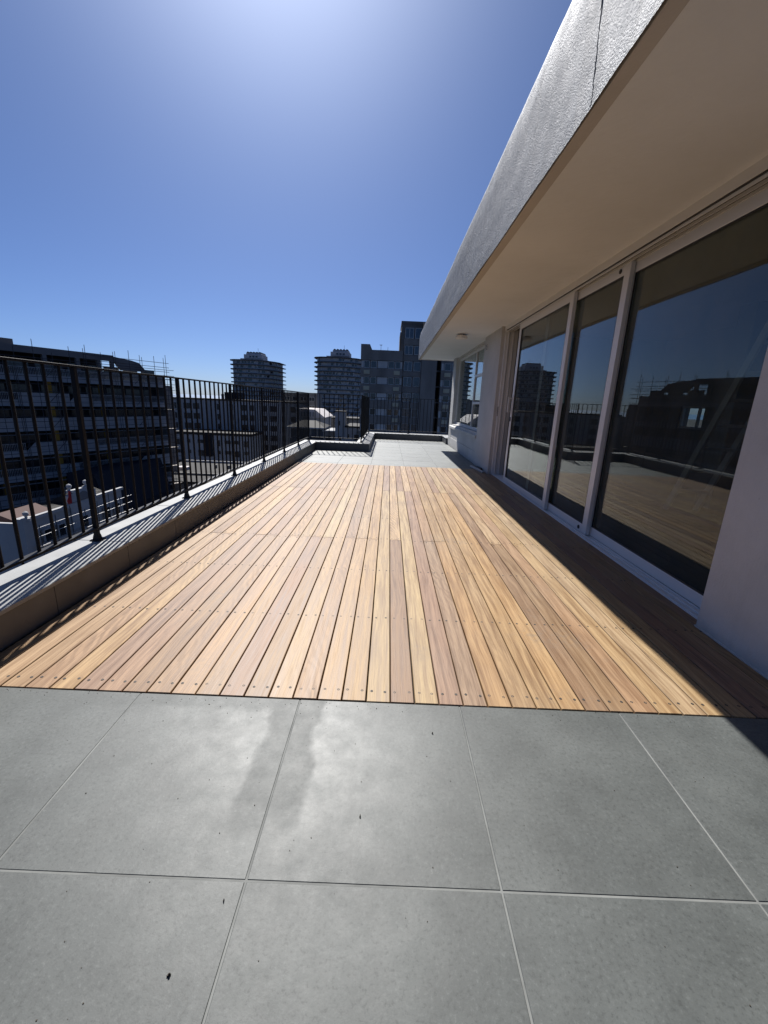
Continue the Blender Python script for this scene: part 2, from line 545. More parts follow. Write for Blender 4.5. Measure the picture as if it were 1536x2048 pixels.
def tile(x0, x1, y0, y1, mat, parent):
    w, d = x1 - x0, y1 - y0
    if w < 0.02 or d < 0.02:
        return
    key = (round(w, 3), round(d, 3), mat.name)
    if key not in _tm:
        _tm[key] = MB().box(-w / 2, w / 2, -d / 2, d / 2, -0.012, 0.0).mesh('floor_tile', mat, 0.0012)
    o = inst('floor_tile', _tm[key], ((x0 + x1) / 2, (y0 + y1) / 2, rnd.uniform(-0.0004, 0.0004)), parent)


G = 0.0024
xs = [JX0 + T * k for k in range(-2, 6)]
ys = [0.7177 - T * k for k in range(7, -1, -1)] + [Y1 + G]
for i in range(len(xs) - 1):
    a, b = max(xs[i], XP - 0.01), min(xs[i + 1], XW + 0.002)
    for j in range(len(ys) - 1):
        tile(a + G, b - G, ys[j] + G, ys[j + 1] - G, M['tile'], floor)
ys = [YF] + [7.54 + T * k for k in range(0, 10)]
for i in range(len(xs) - 1):
    a, b = max(xs[i], XP - 0.01), min(xs[i + 1], XW + 0.002)
    for j in range(len(ys) - 1):
        y0, y1 = ys[j], min(ys[j + 1], 12.9)
        aa = a
        if y1 > 9.46:
            if b < -0.42:
                y1 = min(y1, 9.46)
            elif a < -0.42:
                if y0 < 9.46:
                    tile(a + G, -0.42, y0 + G, 9.45, M['tile_far_glare'], floor2)
                    tile(-0.42, b - G, y0 + G, y1 - G, M['tile_far_glare'], floor2)
                    continue
                aa = -0.42
        if y1 > y0:
            tile(aa + G, b - G, y0 + G, y1 - G, M['tile_far_glare'], floor2)

# ------------------------------------------------------------------ timber deck
dk = MB()
dk.box(-1.93, 1.95, Y1 - 0.002, YF + 0.002, -0.25, -0.016)
deck = tag(dk.build('deck', M['void']), kind='structure')
B0, BP, BW = -1.3392, 0.0926, 0.0872
ZT = 0.0035
PAL = [(0.61, 0.43, 0.27), (0.56, 0.385, 0.235), (0.67, 0.50, 0.315), (0.50, 0.335, 0.22), (0.43, 0.28, 0.195), (0.70, 0.53, 0.34),
       (0.55, 0.375, 0.235), (0.60, 0.41, 0.225), (0.65, 0.475, 0.30), (0.52, 0.35, 0.23), (0.49, 0.345, 0.24), (0.63, 0.445, 0.265), (0.46, 0.31, 0.205), (0.58, 0.39, 0.22)]
_bm = {}
SCREW_Y = [1.392, 1.965, 2.60, 3.90, 4.54, 5.85, 6.50, 7.05, 7.34]
screws = MB()


def board(xc, w, y0, y1):
    key = (round(w, 4), round(y1 - y0, 3))
    if key not in _bm:
        L = y1 - y0
        _bm[key] = MB().box(-w / 2, w / 2, -L / 2, L / 2, ZT - 0.021, ZT).mesh('deck_board', M['wood'], 0.0018)
    o = inst('deck_board', _bm[key], (xc + rnd.uniform(-0.0004, 0.0004), (y0 + y1) / 2, rnd.uniform(-0.0006, 0.0006)), deck)
    c = rnd.choice(PAL)
    k = 0.52 * rnd.uniform(0.90, 1.10)
    o.color = (c[0] * k, c[1] * k * rnd.uniform(0.91, 0.98), c[2] * k * rnd.uniform(0.80, 0.93), 1)
    o.rotation_euler = (0, 0, rnd.uniform(-0.0002, 0.0002))


def screw(x, y):
    n = len(screws.v)
    x += rnd.uniform(-0.003, 0.003)
    y += rnd.uniform(-0.004, 0.004)
    screws.lathe((x, y, 0), [(0.0058, ZT - 0.002), (0.0056, ZT + 0.0007), (0.0034, ZT + 0.0009), (0.0020, ZT + 0.0002)], 8)


JA, JB = 3.255, 5.21
for k in range(-3, 33):
    x0 = B0 + BP * k
    w = BW
    if k == 32:
        w = 1.684 - x0
    xc = x0 + 0.0021 + w / 2
    ch = rnd.random()
    cuts = [JA] if ch < 0.36 else ([JB] if ch < 0.74 else ([JA, JB] if ch < 0.9 else []))
    ends = [Y1 + 0.001 + rnd.uniform(0, 0.003)] + cuts + [YF - rnd.uniform(0, 0.003)]
    for i in range(len(ends) - 1):
        board(xc, w, ends[i] + (0.0012 if i else 0), ends[i + 1] - 0.0012)
    rows = list(SCREW_Y)
    for J in (JA, JB):
        rows += [J - 0.035, J + 0.035] if J in cuts else [J + rnd.uniform(-0.03, 0.03)]
    for y in rows:
        for sx in (-0.026, 0.026):
            screw(xc + sx, y)
board(1.7205, 0.064, 2.03, 4.40)
board(1.7205, 0.064, 4.403, 6.90)
tag(screws.build('screws', M['screw'], deck), kind='stuff')

# ------------------------------------------------------------------ parapets
ZP = 0.176


def parapet(name, label, core, faces, cops):
    """core: boxes; faces: (axis, plane, sign, a0, a1, phase) clad with tiles; cops: coping runs (axis, a0, a1, b0, b1)"""
    x0, x1, y0, y1 = core[0]
    t = thing(name, ((x0 + x1) / 2, (y0 + y1) / 2, 0), label, 'parapet wall')
    m = MB()
    for (a, b, c, d) in core:
        m.box(a, b, c, d, -3.0, ZP - 0.022)
    m.build('wall_core', M['tile_clad'], t)
    for ax, pl, sg, a0, a1, ph in faces:
        cut = [a0]
        k = ph
        while k < a1 - 0.05:
            if k > a0 + 0.05:
                cut.append(k)
            k += 0.6
        cut.append(a1)
        for i in range(len(cut) - 1):
            a, b = cut[i] + 0.0015, cut[i + 1] - 0.0015
            lo, hi = (pl - 0.010, pl) if sg > 0 else (pl, pl + 0.010)
            if ax == 'x':
                box('cladding_tile', M['tile_clad'], t, lo, hi, a, b, -0.002, ZP - 0.024, 0.001)
            else:
                box('cladding_tile', M['tile_clad'], t, a, b, lo, hi, -0.002, ZP - 0.024, 0.001)
    for ax, a0, a1, b0, b1 in cops:
        n = max(1, round((a1 - a0) / 0.9))
        for i in range(n):
            a, b = a0 + (a1 - a0) * i / n + 0.001, a0 + (a1 - a0) * (i + 1) / n - 0.001
            dz = rnd.uniform(-0.0008, 0.0008)
            if ax == 'y':
                box('coping_slab', M['coping'], t, b0, b1, a, b, ZP - 0.022, ZP + dz, 0.003)
            else:
                box('coping_slab', M['coping'], t, a, b, b0, b1, ZP - 0.022, ZP + dz, 0.003)
    return t


parapet('parapet_wall', 'long low grey tiled parapet running beside the timber deck under the railing',
        [(-1.93, -1.642, -3.0, 9.79)], [('x', XP, 1, -3.0, 9.45, -2.92)], [('y', -3.0, 9.80, -1.942, -1.622)])
parapet('parapet_wall', 'short grey tiled parapet facing the deck at its far corner',
        [(-1.63, -0.72, 9.462, 9.79)], [('y', 9.45, -1, -1.63, -0.42, -1.2)], [('x', -1.621, -0.731, 9.442, 9.80)])
parapet('parapet_wall', 'grey tiled parapet stepping back from the far corner towards the brown tower block',
        [(-0.72, -0.432, 9.462, 12.9)], [('x', -0.42, 1, 9.45, 12.9, 9.9)], [('y', 9.442, 13.26, -0.730, -0.412)])
parapet('parapet_wall', 'farthest grey tiled parapet closing the end of the terrace',
        [(-0.43, 2.1, 12.912, 13.25)], [('y', 12.9, -1, -0.42, 1.66, 0.1)], [('x', -0.411, 2.1, 12.892, 13.26)])
parapet('parapet_wall', 'stub of tiled parapet between house corner and terrace end',
        [(1.672, 1.96, 12.02, 12.9)], [('x', 1.66, -1, 12.02, 12.9, 12.3)], [('y', 12.02, 12.891, 1.652, 1.97)])

# ------------------------------------------------------------------ railings
RT, RBZ = 1.2358, 0.252
bar_me = MB().tube((0, 0, RBZ + 0.010), (0, 0, RT - 0.012), 0.0089, 8).mesh('bar', M['black'], smooth=False)
post_me = MB().box(-0.0135, 0.0135, -0.0135, 0.0135, ZP, RT - 0.012).mesh('post', M['black'], 0.002)
plate_me = MB().prism([(0.045 * cos(t), 0.045 * sin(t)) for t in [pi / 4 + i * pi / 2 for i in range(4)]], ZP, ZP + 0.008).mesh('base_plate', M['black'], 0.001)
boot_me = MB().lathe((0, 0, 0), [(0.030, ZP + 0.008), (0.026, ZP + 0.015), (0.021, ZP + 0.035), (0.0195, ZP + 0.04)], 4).mesh('post_boot', M['black'])
bolt_me = MB().lathe((0, 0, 0), [(0.006, ZP + 0.008), (0.006, ZP + 0.014)], 6).mesh('bolt', M['steel'])


def railing(label, p0, p1, posts, end_posts=True, nb=10):
    """posts: parameters along the run in metres"""
    p0, p1 = Vector((*p0, 0)), Vector((*p1, 0))
    d = (p1 - p0)
    L = d.length
    d /= L
    t = thing('railing', (p0 + p1) / 2, label, 'railing')
    n = Vector((-d.y, d.x, 0))
    for nm, z0, z1, hw in (('top_rail', RT - 0.012, RT, 0.016), ('bottom_rail', RBZ - 0.004, RBZ + 0.010, 0.019)):
        a, b = p0 - d * 0.019, p1 + d * 0.019
        if nm == 'bottom_rail':
            a, b = p0 + d * 0.018, p1 - d * 0.018
        m = MB()
        pts = [a + n * hw, a - n * hw, b - n * hw, b + n * hw]
        m.prism([(q.x, q.y) for q in pts], z0, z1)
        m.build(nm, M['black'], t, 0.001)
    for i, s_ in enumerate(posts):
        q = p0 + d * s_
        if end_posts or (0 < i < len(posts) - 1):
            po = inst('post', post_me, q, t)
            pl = inst('base_plate', plate_me, (0, 0, 0), po, local=True)
            inst('post_boot', boot_me, (0, 0, 0), po, local=True).rotation_euler = (0, 0, pi / 4)
            for bx, by in ((0.022, 0.022), (-0.022, -0.022)):
                bo = inst('bolt', bolt_me, (bx * 0.9, by * 0.9, 0), po, local=True)
        if i:
            sp = posts[i] - posts[i - 1]
            kb = nb if nb else max(1, round(sp / 0.113) - 1)
            for b in range(1, kb + 1):
                inst('bar', bar_me, p0 + d * (posts[i - 1] + sp * b / (kb + 1)), t)
    return t


XR = -1.830
ylist = [-1.13, 0.08, 1.29, 2.50, 3.71, 4.93, 6.15, 7.38, 8.56, 9.70]
railing('long black vertical bar railing along the parapet beside the deck', (XR, -1.13), (XR, 9.70), [y + 1.13 for y in ylist])
railing('short black bar railing facing the deck on the far corner parapet', (XR + 0.04, 9.70), (-0.62, 9.70), [0, 1.182], False)
railing('black bar railing seen edge on stepping back from the far corner', (-0.62, 9.70), (-0.62, 13.10), [0, 1.13, 2.27, 3.40], True, 0)
railing('farthest black bar railing in front of the brown concrete block', (-0.58, 13.10), (2.06, 13.10), [0, 1.20, 2.64], False, 0)

# ------------------------------------------------------------------ penthouse
ZS = 2.283
ph = thing('penthouse', (2.2, 4.5, 0), 'grey plastered penthouse with sliding glass doors and deep silver edged roof overhang', 'house')
XF, YR0, YR1 = 0.7665, -3.0, 12.35
# roof: soffit, drip edge, coated fascia
roof = box('roof', M['soffit'], ph, XF + 0.075, 8.0, YR0, YR1 - 0.07, ZS + 0.012, ZS + 0.60)
d_ = MB()
d_.box(XF + 0.012, XF + 0.075, YR0, YR1, ZS, ZS + 0.3).box(XF + 0.075, 8.0, YR1 - 0.07, YR1 - 0.004, ZS, ZS + 0.3)
d_.build('drip_edge', M['drip'], roof, 0.003)
fa = MB()
NY, prof = 170, [(0.0, 0.0), (0.0, 0.04), (0.0, 0.08), (0.001, 0.16), (0.0, 0.25), (0.002, 0.34), (0.0, 0.43), (0.001, 0.52), (0.004, 0.555), (0.010, 0.61), (0.018, 0.66), (0.024, 0.69), (0.20, 0.70)]
from mathutils import noise as mn
for i in range(NY + 1):
    y = YR0 + (YR1 - YR0) * i / NY
    for j, (dx, dz) in enumerate(prof):
        w = mn.noise((y * 1.3, dz * 3.0, 4.2)) * 0.006 + mn.noise((y * 5.0, dz * 9.0, 1.7)) * 0.003
        wz = mn.noise((y * 0.9, 7.7, 0.3)) * (0.008 if j > 8 else 0.002)
        fa.v.append((XF + dx + (w if j < 12 else 0), y, ZS + dz + wz))
K = len(prof)
for i in range(NY):
    for j in range(K - 1):
        a = i * K + j
        fa.f.append((a, a + 1, a + K + 1, a + K))
fa.f.append(tuple(range(K)))
fa.f.append(tuple(NY * K + j for j in reversed(range(K))))
fas = fa.build('fascia', M['silver'], roof, smooth=True)
# lapped seams of the coating sheet
for ys_, tilt in ((2.085, 0.05),):
    m = MB()
    pts = []
    for q in range(9):
        z = ZS + 0.012 + 0.53 * q / 8
        yy = ys_ + tilt * (q / 8 - 0.5) + rnd.uniform(-0.003, 0.003)
        pts.append((yy, z))
    for q in range(8):
        (a, za), (b, zb) = pts[q], pts[q + 1]
        ws = mn.noise((a * 1.3, (za - ZS) * 3.0, 4.2)) * 0.006 + mn.noise((a * 5.0, (za - ZS) * 9.0, 1.7)) * 0.003
        m.box(XF + ws - 0.0012, XF + ws + 0.004, min(a, b) - 0.001, max(a, b) + 0.001, za, zb)
    m.build('lap_seam', M['silver'], roof, 0.0006)
# masonry
box('wall_pier', M['plaster'], ph, XW, 2.05, -3.0, 2.02, -0.05, ZS + 0.03, 0.004)
box('wall_pier', M['plaster'], ph, XW, 2.05, 6.92, 8.08, -0.02, ZS + 0.03, 0.004)
box('wall_column', M['plaster'], ph, 1.71, 2.05, 11.52, 12.0, 0.0, ZS + 0.03, 0.004)
box('wall_panel', M['plaster'], ph, 1.715, 2.05, 8.079, 11.521, 0.235, 0.60, 0.002)
box('plinth', M['plaster'], ph, 1.708, 2.05, 8.079, 12.003, -0.02, 0.232, 0.003)
box('beam', M['plaster'], ph, 1.76, 2.05, 8.07, 11.53, 2.245, ZS + 0.03)
box('lower_storeys', M['render_grey'], ph, -1.92, 9.0, -3.5, 13.2, -25, -0.26)
# skirting bead of sealant at the foot of the near pier
box('skirting', M['plaster'], ph, XW - 0.006, XW + 0.01, -3.0, 2.022, -0.03, 0.012, 0.002)
# hairline crack and knocks in the plaster of the near pier
ck = MB()
_c = [(1.60, 0.62), (1.612, 0.55), (1.606, 0.47), (1.625, 0.40), (1.635, 0.33), (1.65, 0.27)]
for (ya, za), (yb, zb) in zip(_c, _c[1:]):
    ck.prism([(ya - 0.0015, za), (yb - 0.0012, zb), (yb + 0.0012, zb), (ya + 0.0015, za)], XW - 0.0012, XW + 0.002, 'x')
ck.build('hairline_crack', M['rubber'], ph)
for (yy, zz, rr) in ((1.90, 0.10, 0.009), (1.945, 0.075, 0.006), (1.99, 0.05, 0.007), (1.72, 0.42, 0.005)):
    MB().lathe((XW - 0.001, yy, zz), [(rr * 0.4, 0.0), (rr, 0.0006), (rr * 0.9, 0.0016)], 7, 'x').build('plaster_chip', M['drip'], ph)
# vent grille
gr = box('vent_grille', M['drip'], ph, XW - 0.006, XW + 0.02, 7.80, 7.98, 2.05, 2.17, 0.002)
for q in range(4):
    box('slat', M['rubber'], gr, XW - 0.008, XW, 7.815, 7.965, 2.065 + q * 0.025, 2.075 + q * 0.025)
# side window
sill = MB().prism([(1.672, 0.49), (1.81, 0.49), (1.81, 0.615), (1.672, 0.545)], 8.11, 11.72, 'y')
win = MB()
WX0, WX1 = 1.80, 1.85
win.box(WX0, WX1, 8.08, 8.135, 0.60, 2.245).box(WX0, WX1, 11.465, 11.52, 0.60, 2.245)
win.box(WX0, WX1, 8.135, 11.465, 0.60, 0.655).box(WX0, WX1, 8.135, 11.465, 2.19, 2.245)
win.box(WX0, WX1, 9.30, 9.355, 0.655, 2.19)
window = win.build('window', M['frame'], ph, 0.003)
sill.build('sill', M['plaster'], window, 0.003)
sa = MB()
for z in (1.13, 1.68):
    sa.box(WX0 - 0.004, WX1 - 0.004, 8.135, 9.30, z, z + 0.05)
sa.build('transom', M['frame'], window, 0.002)
box('pane', M['glass_clear'], window, 1.822, 1.828, 9.35, 11.47, 0.65, 2.195)
for z0, z1 in ((0.65, 1.135), (1.175, 1.685), (1.725, 2.195)):
    box('pane', M['glass_clear'], window, 1.822, 1.828, 8.13, 9.305, z0, z1)
# sliding doors
ZH = 2.222
hd = MB().box(1.735, 1.93, 2.02, 6.92, ZH + 0.012, ZS + 0.02)
door_frame = hd.build('door_frame', M['frame'], ph, 0.002)
for x in (1.755, 1.797, 1.839):
    box('track_rib', M['frame'], door_frame, x, x + 0.006, 2.02, 6.85, ZH - 0.012, ZH + 0.0125)
box('head_seal', M['rubber'], door_frame, 1.742, 1.925, 2.03, 6.84, ZH + 0.006, ZH + 0.0118)
m = MB().box(1.745, 1.93, 6.865, 6.92, 0.0, ZH + 0.012)
for x in (1.785, 1.86):
    m.box(x, x + 0.008, 6.845, 6.866, 0.0, ZH + 0.010)
jm = m.build('jamb', M['frame'], door_frame, 0.001)
box('lock_keep', M['rubber'], jm, 1.742, 1.7465, 6.87, 6.90, 0.95, 1.10, 0.001)
m = MB().box(1.752, 1.935, 2.02, 6.87, -0.014, 0.006)
for x in (1.758, 1.800, 1.842, 1.884):
    m.box(x, x + 0.006, 2.02, 6.87, 0.006, 0.014)
m.build('threshold', M['frame'], door_frame, 0.001)


def door(name_y0, y1, x0, label=None, st=0.085, handle=False, caps=False):
    y0 = name_y0
    x1 = x0 + 0.036
    f = MB()
    z0, z1 = 0.016, ZH
    f.box(x0, x1, y0, y0 + st, z0, z1).box(x0, x1, y1 - st, y1, z0, z1)
    f.box(x0 + 0.001, x1 - 0.001, y0 + st, y1 - st, z0, 0.092).box(x0 + 0.001, x1 - 0.001, y0 + st, y1 - st, 2.138, z1)
    dr = f.build('sliding_door', M['frame'], ph, 0.0025)
    if label:
        dr['label'] = label
    g_ = MB()
    zz = 0.012
    g_.box(x0 + 0.004, x0 + 0.012, y0 + st, y0 + st + zz, 0.092, 2.138).box(x0 + 0.004, x0 + 0.012, y1 - st - zz, y1 - st, 0.092, 2.138)
    g_.box(x0 + 0.004, x0 + 0.012, y0 + st, y1 - st, 0.092, 0.092 + zz).box(x0 + 0.004, x0 + 0.012, y0 + st, y1 - st, 2.138 - zz, 2.138)
    g_.build('gasket', M['rubber'], dr)
    box('pane', M['glass'], dr, x0 + 0.015, x0 + 0.021, y0 + st - 0.004, y1 - st + 0.004, 0.088, 2.142)
    if handle:
        h = MB()
        yh = y1 - st / 2
        h.box(x0 - 0.008, x0, yh - 0.016, yh + 0.016, 1.0, 1.26)
        h.box(x0 - 0.055, x0 - 0.008, yh - 0.009, yh + 0.009, 1.03, 1.05).box(x0 - 0.055, x0 - 0.008, yh - 0.009, yh + 0.009, 1.21, 1.23)
        h.box(x0 - 0.062, x0 - 0.045, yh - 0.010, yh + 0.010, 1.025, 1.235)
        h.build('handle', M['frame'], dr, 0.003)
        box('lock', M['rubber'], dr, x0 - 0.008, x0, yh - 0.012, yh + 0.012, 0.90, 0.96, 0.002)
    if caps:
        for z in (0.05, 2.18):
            MB().lathe((x0 - 0.006, y0 + st + 0.06, z), [(0.016, 0.0), (0.018, 0.003), (0.018, 0.008)], 14, 'x').build('roller_cap', M['rubber'], dr)
    return dr


door(4.485, 6.225, 1.763, handle=True)
door(3.575, 5.30, 1.805, caps=True)
door(1.95, 3.665, 1.847)
# rooms behind the glass
box('room_floor', M['room_floor'], ph, 1.935, 5.2, 1.0, 12.0, -0.2, -0.004)
m = MB()
m.box(4.7, 4.85, 1.0, 6.42, 0, 2.6).box(4.7, 4.85, 6.95, 12.0, 0, 2.6).box(4.7, 4.85, 6.42, 6.95, 0, 0.88).box(4.7, 4.85, 6.42, 6.95, 1.22, 2.6)
m.box(2.04, 4.7, 0.9, 1.0, 0, 2.6).box(2.04, 4.7, 7.66, 7.78, 0, 2.6).box(2.05, 4.7, 11.9, 12.0, 0, 2.6)
m.box(3.9, 4.3, 4.9, 5.15, 0, 2.6)
m.build('room_wall', M['room_wall'], ph)
m = MB().box(4.72, 4.76, 6.42, 6.95, 0.88, 0.91).box(4.72, 4.76, 6.42, 6.95, 1.19, 1.22).box(4.72, 4.76, 6.42, 6.45, 0.91, 1.19).box(4.72, 4.76, 6.92, 6.95, 0.91, 1.19).box(4.72, 4.76, 6.56, 6.585, 0.91, 1.19)
m.build('room_window', M['frame'], ph)

# loose things
ld = thing('step_ladder', (3.5, 4.4, 0), 'pale step ladder standing inside the room behind the nearest glass door', 'ladder')
for x in (3.32, 3.68):
    m = MB()
    m.prism([(4.77, 0.0), (4.85, 0.0), (3.99, 2.0), (3.91, 2.0)], x - 0.014, x + 0.014, 'x')
    m.build('stile', M['lamp'], ld, 0.002)
    MB().prism([(3.20, 0.0), (3.25, 0.0), (3.95, 1.98), (3.90, 1.98)], x - 0.012, x + 0.012, 'x').build('rear_leg', M['lamp'], ld)
for q in range(7):
    z = 0.25 + q * 0.25
    y = 4.81 - 0.86 * z / 2.0
    box('step', M['lamp'], ld, 3.334, 3.666, y - 0.04, y + 0.04, z - 0.015, z + 0.015)

lt = thing('ceiling_light', (1.21, 7.80, ZS), 'round white ceiling light under the roof overhang near the side window', 'ceiling light')
MB().lathe((1.21, 7.80, 0), [(0.06, ZS + 0.014), (0.06, ZS - 0.006), (0.085, ZS - 0.008), (0.085, ZS - 0.014)], 28).build('base', M['drip'], lt)
MB().lathe((1.21, 7.80, 0), [(0.098, ZS - 0.014), (0.104, ZS - 0.022), (0.104, ZS - 0.055), (0.097, ZS - 0.066), (0.06, ZS - 0.072)], 32).build('diffuser', M['lamp'], lt, smooth=False)

of = MB()
of.prism([(1.535, 7.66), (1.572, 7.675), (1.652, 6.985), (1.615, 6.97)], ZT + 0.001, ZT + 0.028)
tag(of.build('batten', M['steel'], None, 0.002), 'pale batten lying on the deck at the foot of the far pier', 'batten')
wd = MB()
wd.prism([(1.60, 7.50), (1.66, 7.56), (1.685, 7.30), (1.625, 7.22)], ZT + 0.001, ZT + 0.035)
tag(wd.build('door_wedge', M['rubber'], None, 0.004), 'small black block on the deck between batten and far pier', 'block')


def scrap(x, y, s, a, label):
    m = MB()
    pts = [(0.9, 0.0), (0.35, 0.28), (-0.1, 0.22), (-0.5, 0.42), (-1.0, 0.12), (-0.6, -0.12), (-0.2, -0.3), (0.4, -0.2)]
    pts = [(x + s * (p * cos(a) - q * sin(a)), y + s * (p * sin(a) + q * cos(a))) for p, q in pts]
    m.prism(pts, 0.0008, 0.0035)
    # a curled half
    m.prism([(x + s * 0.2 * cos(a) + (px - x) * 0.5, y + s * 0.2 * sin(a) + (py - y) * 0.5) for px, py in pts], 0.0035, 0.007)
    return tag(m.build('leaf_scrap', M['leaf']), label, 'leaf scrap', 'dry leaf scraps on the tiles')


scrap(-0.034, 0.885, 0.0038, 1.2, 'dark dry leaf scrap on the tile in the middle of the painted sun glare')
scrap(0.195, 1.192, 0.003, 0.4, 'tiny dark scrap on the tile close to the deck edge')
scrap(-0.385, 0.547, 0.0042, 0.5, 'largest dry leaf scrap, on the tile nearest the camera')
scrap(-0.327, 0.675, 0.0022, 1.0, 'minute dark crumb just in front of the tile joint crossing')


gt = MB()
for q in range(260):
    if q < 110:
        x, y = rnd.uniform(-1.55, 1.2), Y1 - abs(rnd.gauss(0, 0.03)) - 0.004
    elif q < 150:
        x, y = -1.60 + abs(rnd.gauss(0, 0.03)), rnd.uniform(0.6, 1.3)
    else:
        x, y = rnd.uniform(-1.5, 1.3), rnd.uniform(0.35, 1.3)
    r_ = rnd.uniform(0.0005, 0.0014)
    a_ = rnd.uniform(0, pi)
    gt.prism([(x + r_ * cos(a_ + t_) * (1.5 if t_ < 1 else 1), y + r_ * sin(a_ + t_)) for t_ in (0, 1.4, 2.9, 4.3)], 0.0002, 0.0002 + r_)
tag(gt.build('grit', M['leaf']), 'fine grit scattered over the tiles by the deck edge', 'grit', kind='stuff')

# ------------------------------------------------------------------ background buildings
def windows_on(parent, rects, y, d=0.25, fr=None, pane=None, name='window', local=False):
    """openings on a face at plane y looking towards -y: each window a frame with a pane set back in it"""
    for (x0, x1, z0, z1) in rects:
        m = MB()
        t = min(0.09, 0.12 * (x1 - x0))
        m.box(x0, x0 + t, y - 0.06, y + d, z0, z1).box(x1 - t, x1, y - 0.06, y + d, z0, z1)
        m.box(x0 + t, x1 - t, y - 0.06, y + d, z0, z0 + t).box(x0 + t, x1 - t, y - 0.06, y + d, z1 - t, z1)
        if x1 - x0 > 1.5:
            xm = (x0 + x1) / 2
            m.box(xm - 0.04, xm + 0.04, y - 0.05, y + d, z0 + t, z1 - t)
        w_ = m.build(name, fr or M['blind'], parent, local=local)
        MB().box(x0 + t, x1 - t, y - 0.02, y + d * 0.8, z0 + t, z1 - t).build('pane', pane or M['pane'], w_, local=local)


# --- brown concrete block straight ahead
YB = 82.5
cb = thing('apartment_block', (2, YB + 7, -25), 'brown concrete apartment block with taller stair tower behind the farthest railing', 'building')
m = MB()
m.prism([(-5.65, -25), (2.2, -25), (2.2, 10.42), (-3.62, 10.42), (-4.05, 11.38), (-5.65, 11.38)], YB + 0.5, YB + 13, 'y')
m.build('wall', M['concrete'], cb)
# spandrels stand proud of the window bands
tops = [8.55, 5.65, 2.75, -0.15, -3.05, -5.95]
sp_ = [(11.38 if False else 10.40, 8.60)] + [(t - 1.32, t2 + 0.02) for t, t2 in zip(tops, tops[1:])]
m0 = MB().prism([(-5.70, 8.62), (2.15, 8.62), (2.15, 10.44), (-3.60, 10.44), (-4.03, 11.40), (-5.70, 11.40)], YB, YB + 0.5, 'y')
m0.build('spandrel', M['concrete'], cb)
for t, t2 in zip(tops, tops[1:]):
    box('spandrel', M['concrete'], cb, -5.70, 2.15, YB, YB + 0.5, t2 + 0.04, t - 1.34)
for i, t in enumerate(tops[:-1]):
    z0, z1 = t - 1.30, t
    R = [(-5.05, -3.98), (-3.80, -2.66), (-0.50, 0.66), (0.84, 1.82)]
    windows_on(cb, [(a, b, z0, z1) for a, b in R], YB + 0.22, pane=[M['pane'], M['pane_blue'], M['blind']][(i * 2) % 3] if i in (0,) else M['pane'])
    box('blind_panel', M['blind'], cb, -2.50, -0.62, YB + 0.18, YB + 0.45, z0 + 0.02, z1 - 0.02)
    box('edge_panel', M['blind'], cb, -5.55, -5.12, YB + 0.25, YB + 0.48, z0 + 0.02, z1 - 0.02)
    box('edge_panel', M['blind'], cb, 1.86, 2.12, YB + 0.25, YB + 0.48, z0 + 0.02, z1 - 0.02)
    for x in (-5.08, 0.60):
        box('vent_panel', M['cream_box'], cb, x, x + 1.12, YB - 0.16, YB + 0.05, t - 2.42, t - 1.70)
# stair tower
m = MB().box(1.75, 8.3, YB + 0.9, YB + 9, -25, 15.55).box(1.50, 1.75, YB + 1.5, YB + 8, -25, 13.9)
m.box(1.65, 8.4, YB + 0.8, YB + 9.1, 15.3, 15.75)
st_ = m.build('stair_tower', M['concrete_dark'], cb)
TW = [(14.6, 12.75), (11.5, 9.9), (8.7, 6.95), (5.9, 4.15), (3.0, 1.25), (0.1, -1.6), (-2.8, -4.5)]
for i, (a, b) in enumerate(TW):
    windows_on(cb, [(2.45, 4.05, b, a), (4.30, 5.65, b, a)], YB + 0.75, pane=M['pane_blue'])
    if i:
        box('tower_spandrel', M['concrete'], cb, 2.25, 5.72, YB + 0.62, YB + 0.9, a + 0.08, TW[i - 1][1] - 0.08)
box('fin', M['concrete'], cb, 5.74, 8.62, YB - 0.1, YB + 1.0, -25, 15.5)
# right wing beyond the gap
box('recess_wall', M['dark_wall'], cb, 8.5, 9.55, YB + 4, YB + 5, -25, 11)
m = MB().box(9.5, 17.5, YB + 0.5, YB + 12, -25, 11)
m.build('wing_wall', M['concrete'], cb)
for i, t in enumerate(tops[:-1]):
    windows_on(cb, [(10.1, 11.35, t - 1.30, t), (11.5, 12.6, t - 1.30, t), (12.9, 14.1, t - 1.30, t)], YB + 0.22)
    box('edge_panel', M['blind'], cb, 9.55, 10.0, YB + 0.25, YB + 0.48, t - 1.28, t - 0.02)
    box('vent_panel', M['cream_box'], cb, 10.15, 11.3, YB - 0.16, YB + 0.05, t - 2.42, t - 1.70)
    box('wing_spandrel', M['concrete'], cb, 9.5, 17.5, YB, YB + 0.5, tops[i + 1] + 0.04, t - 1.34)
    box('stair_landing', M['concrete_dark'], cb, 8.62, 9.5, YB + 1.2, YB + 3, t - 1.5, t - 1.2)
# roof aerials
m = MB().tube((-2.05, YB + 3, 10.4), (-2.05, YB + 3, 11.75), 0.035).tube((-2.35, YB + 3, 11.72), (-1.75, YB + 3, 11.72), 0.03)
m.tube((-2.25, YB + 3, 11.6), (-1.85, YB + 3, 11.6), 0.025).tube((-0.75, YB + 3, 10.4), (-0.70, YB + 3, 11.35), 0.03)
m.build('aerial', M['scaffold'], cb)
box('roof_curb', M['render_cream'], cb, -2.3, -0.4, YB + 2, YB + 4, 10.4, 10.68)


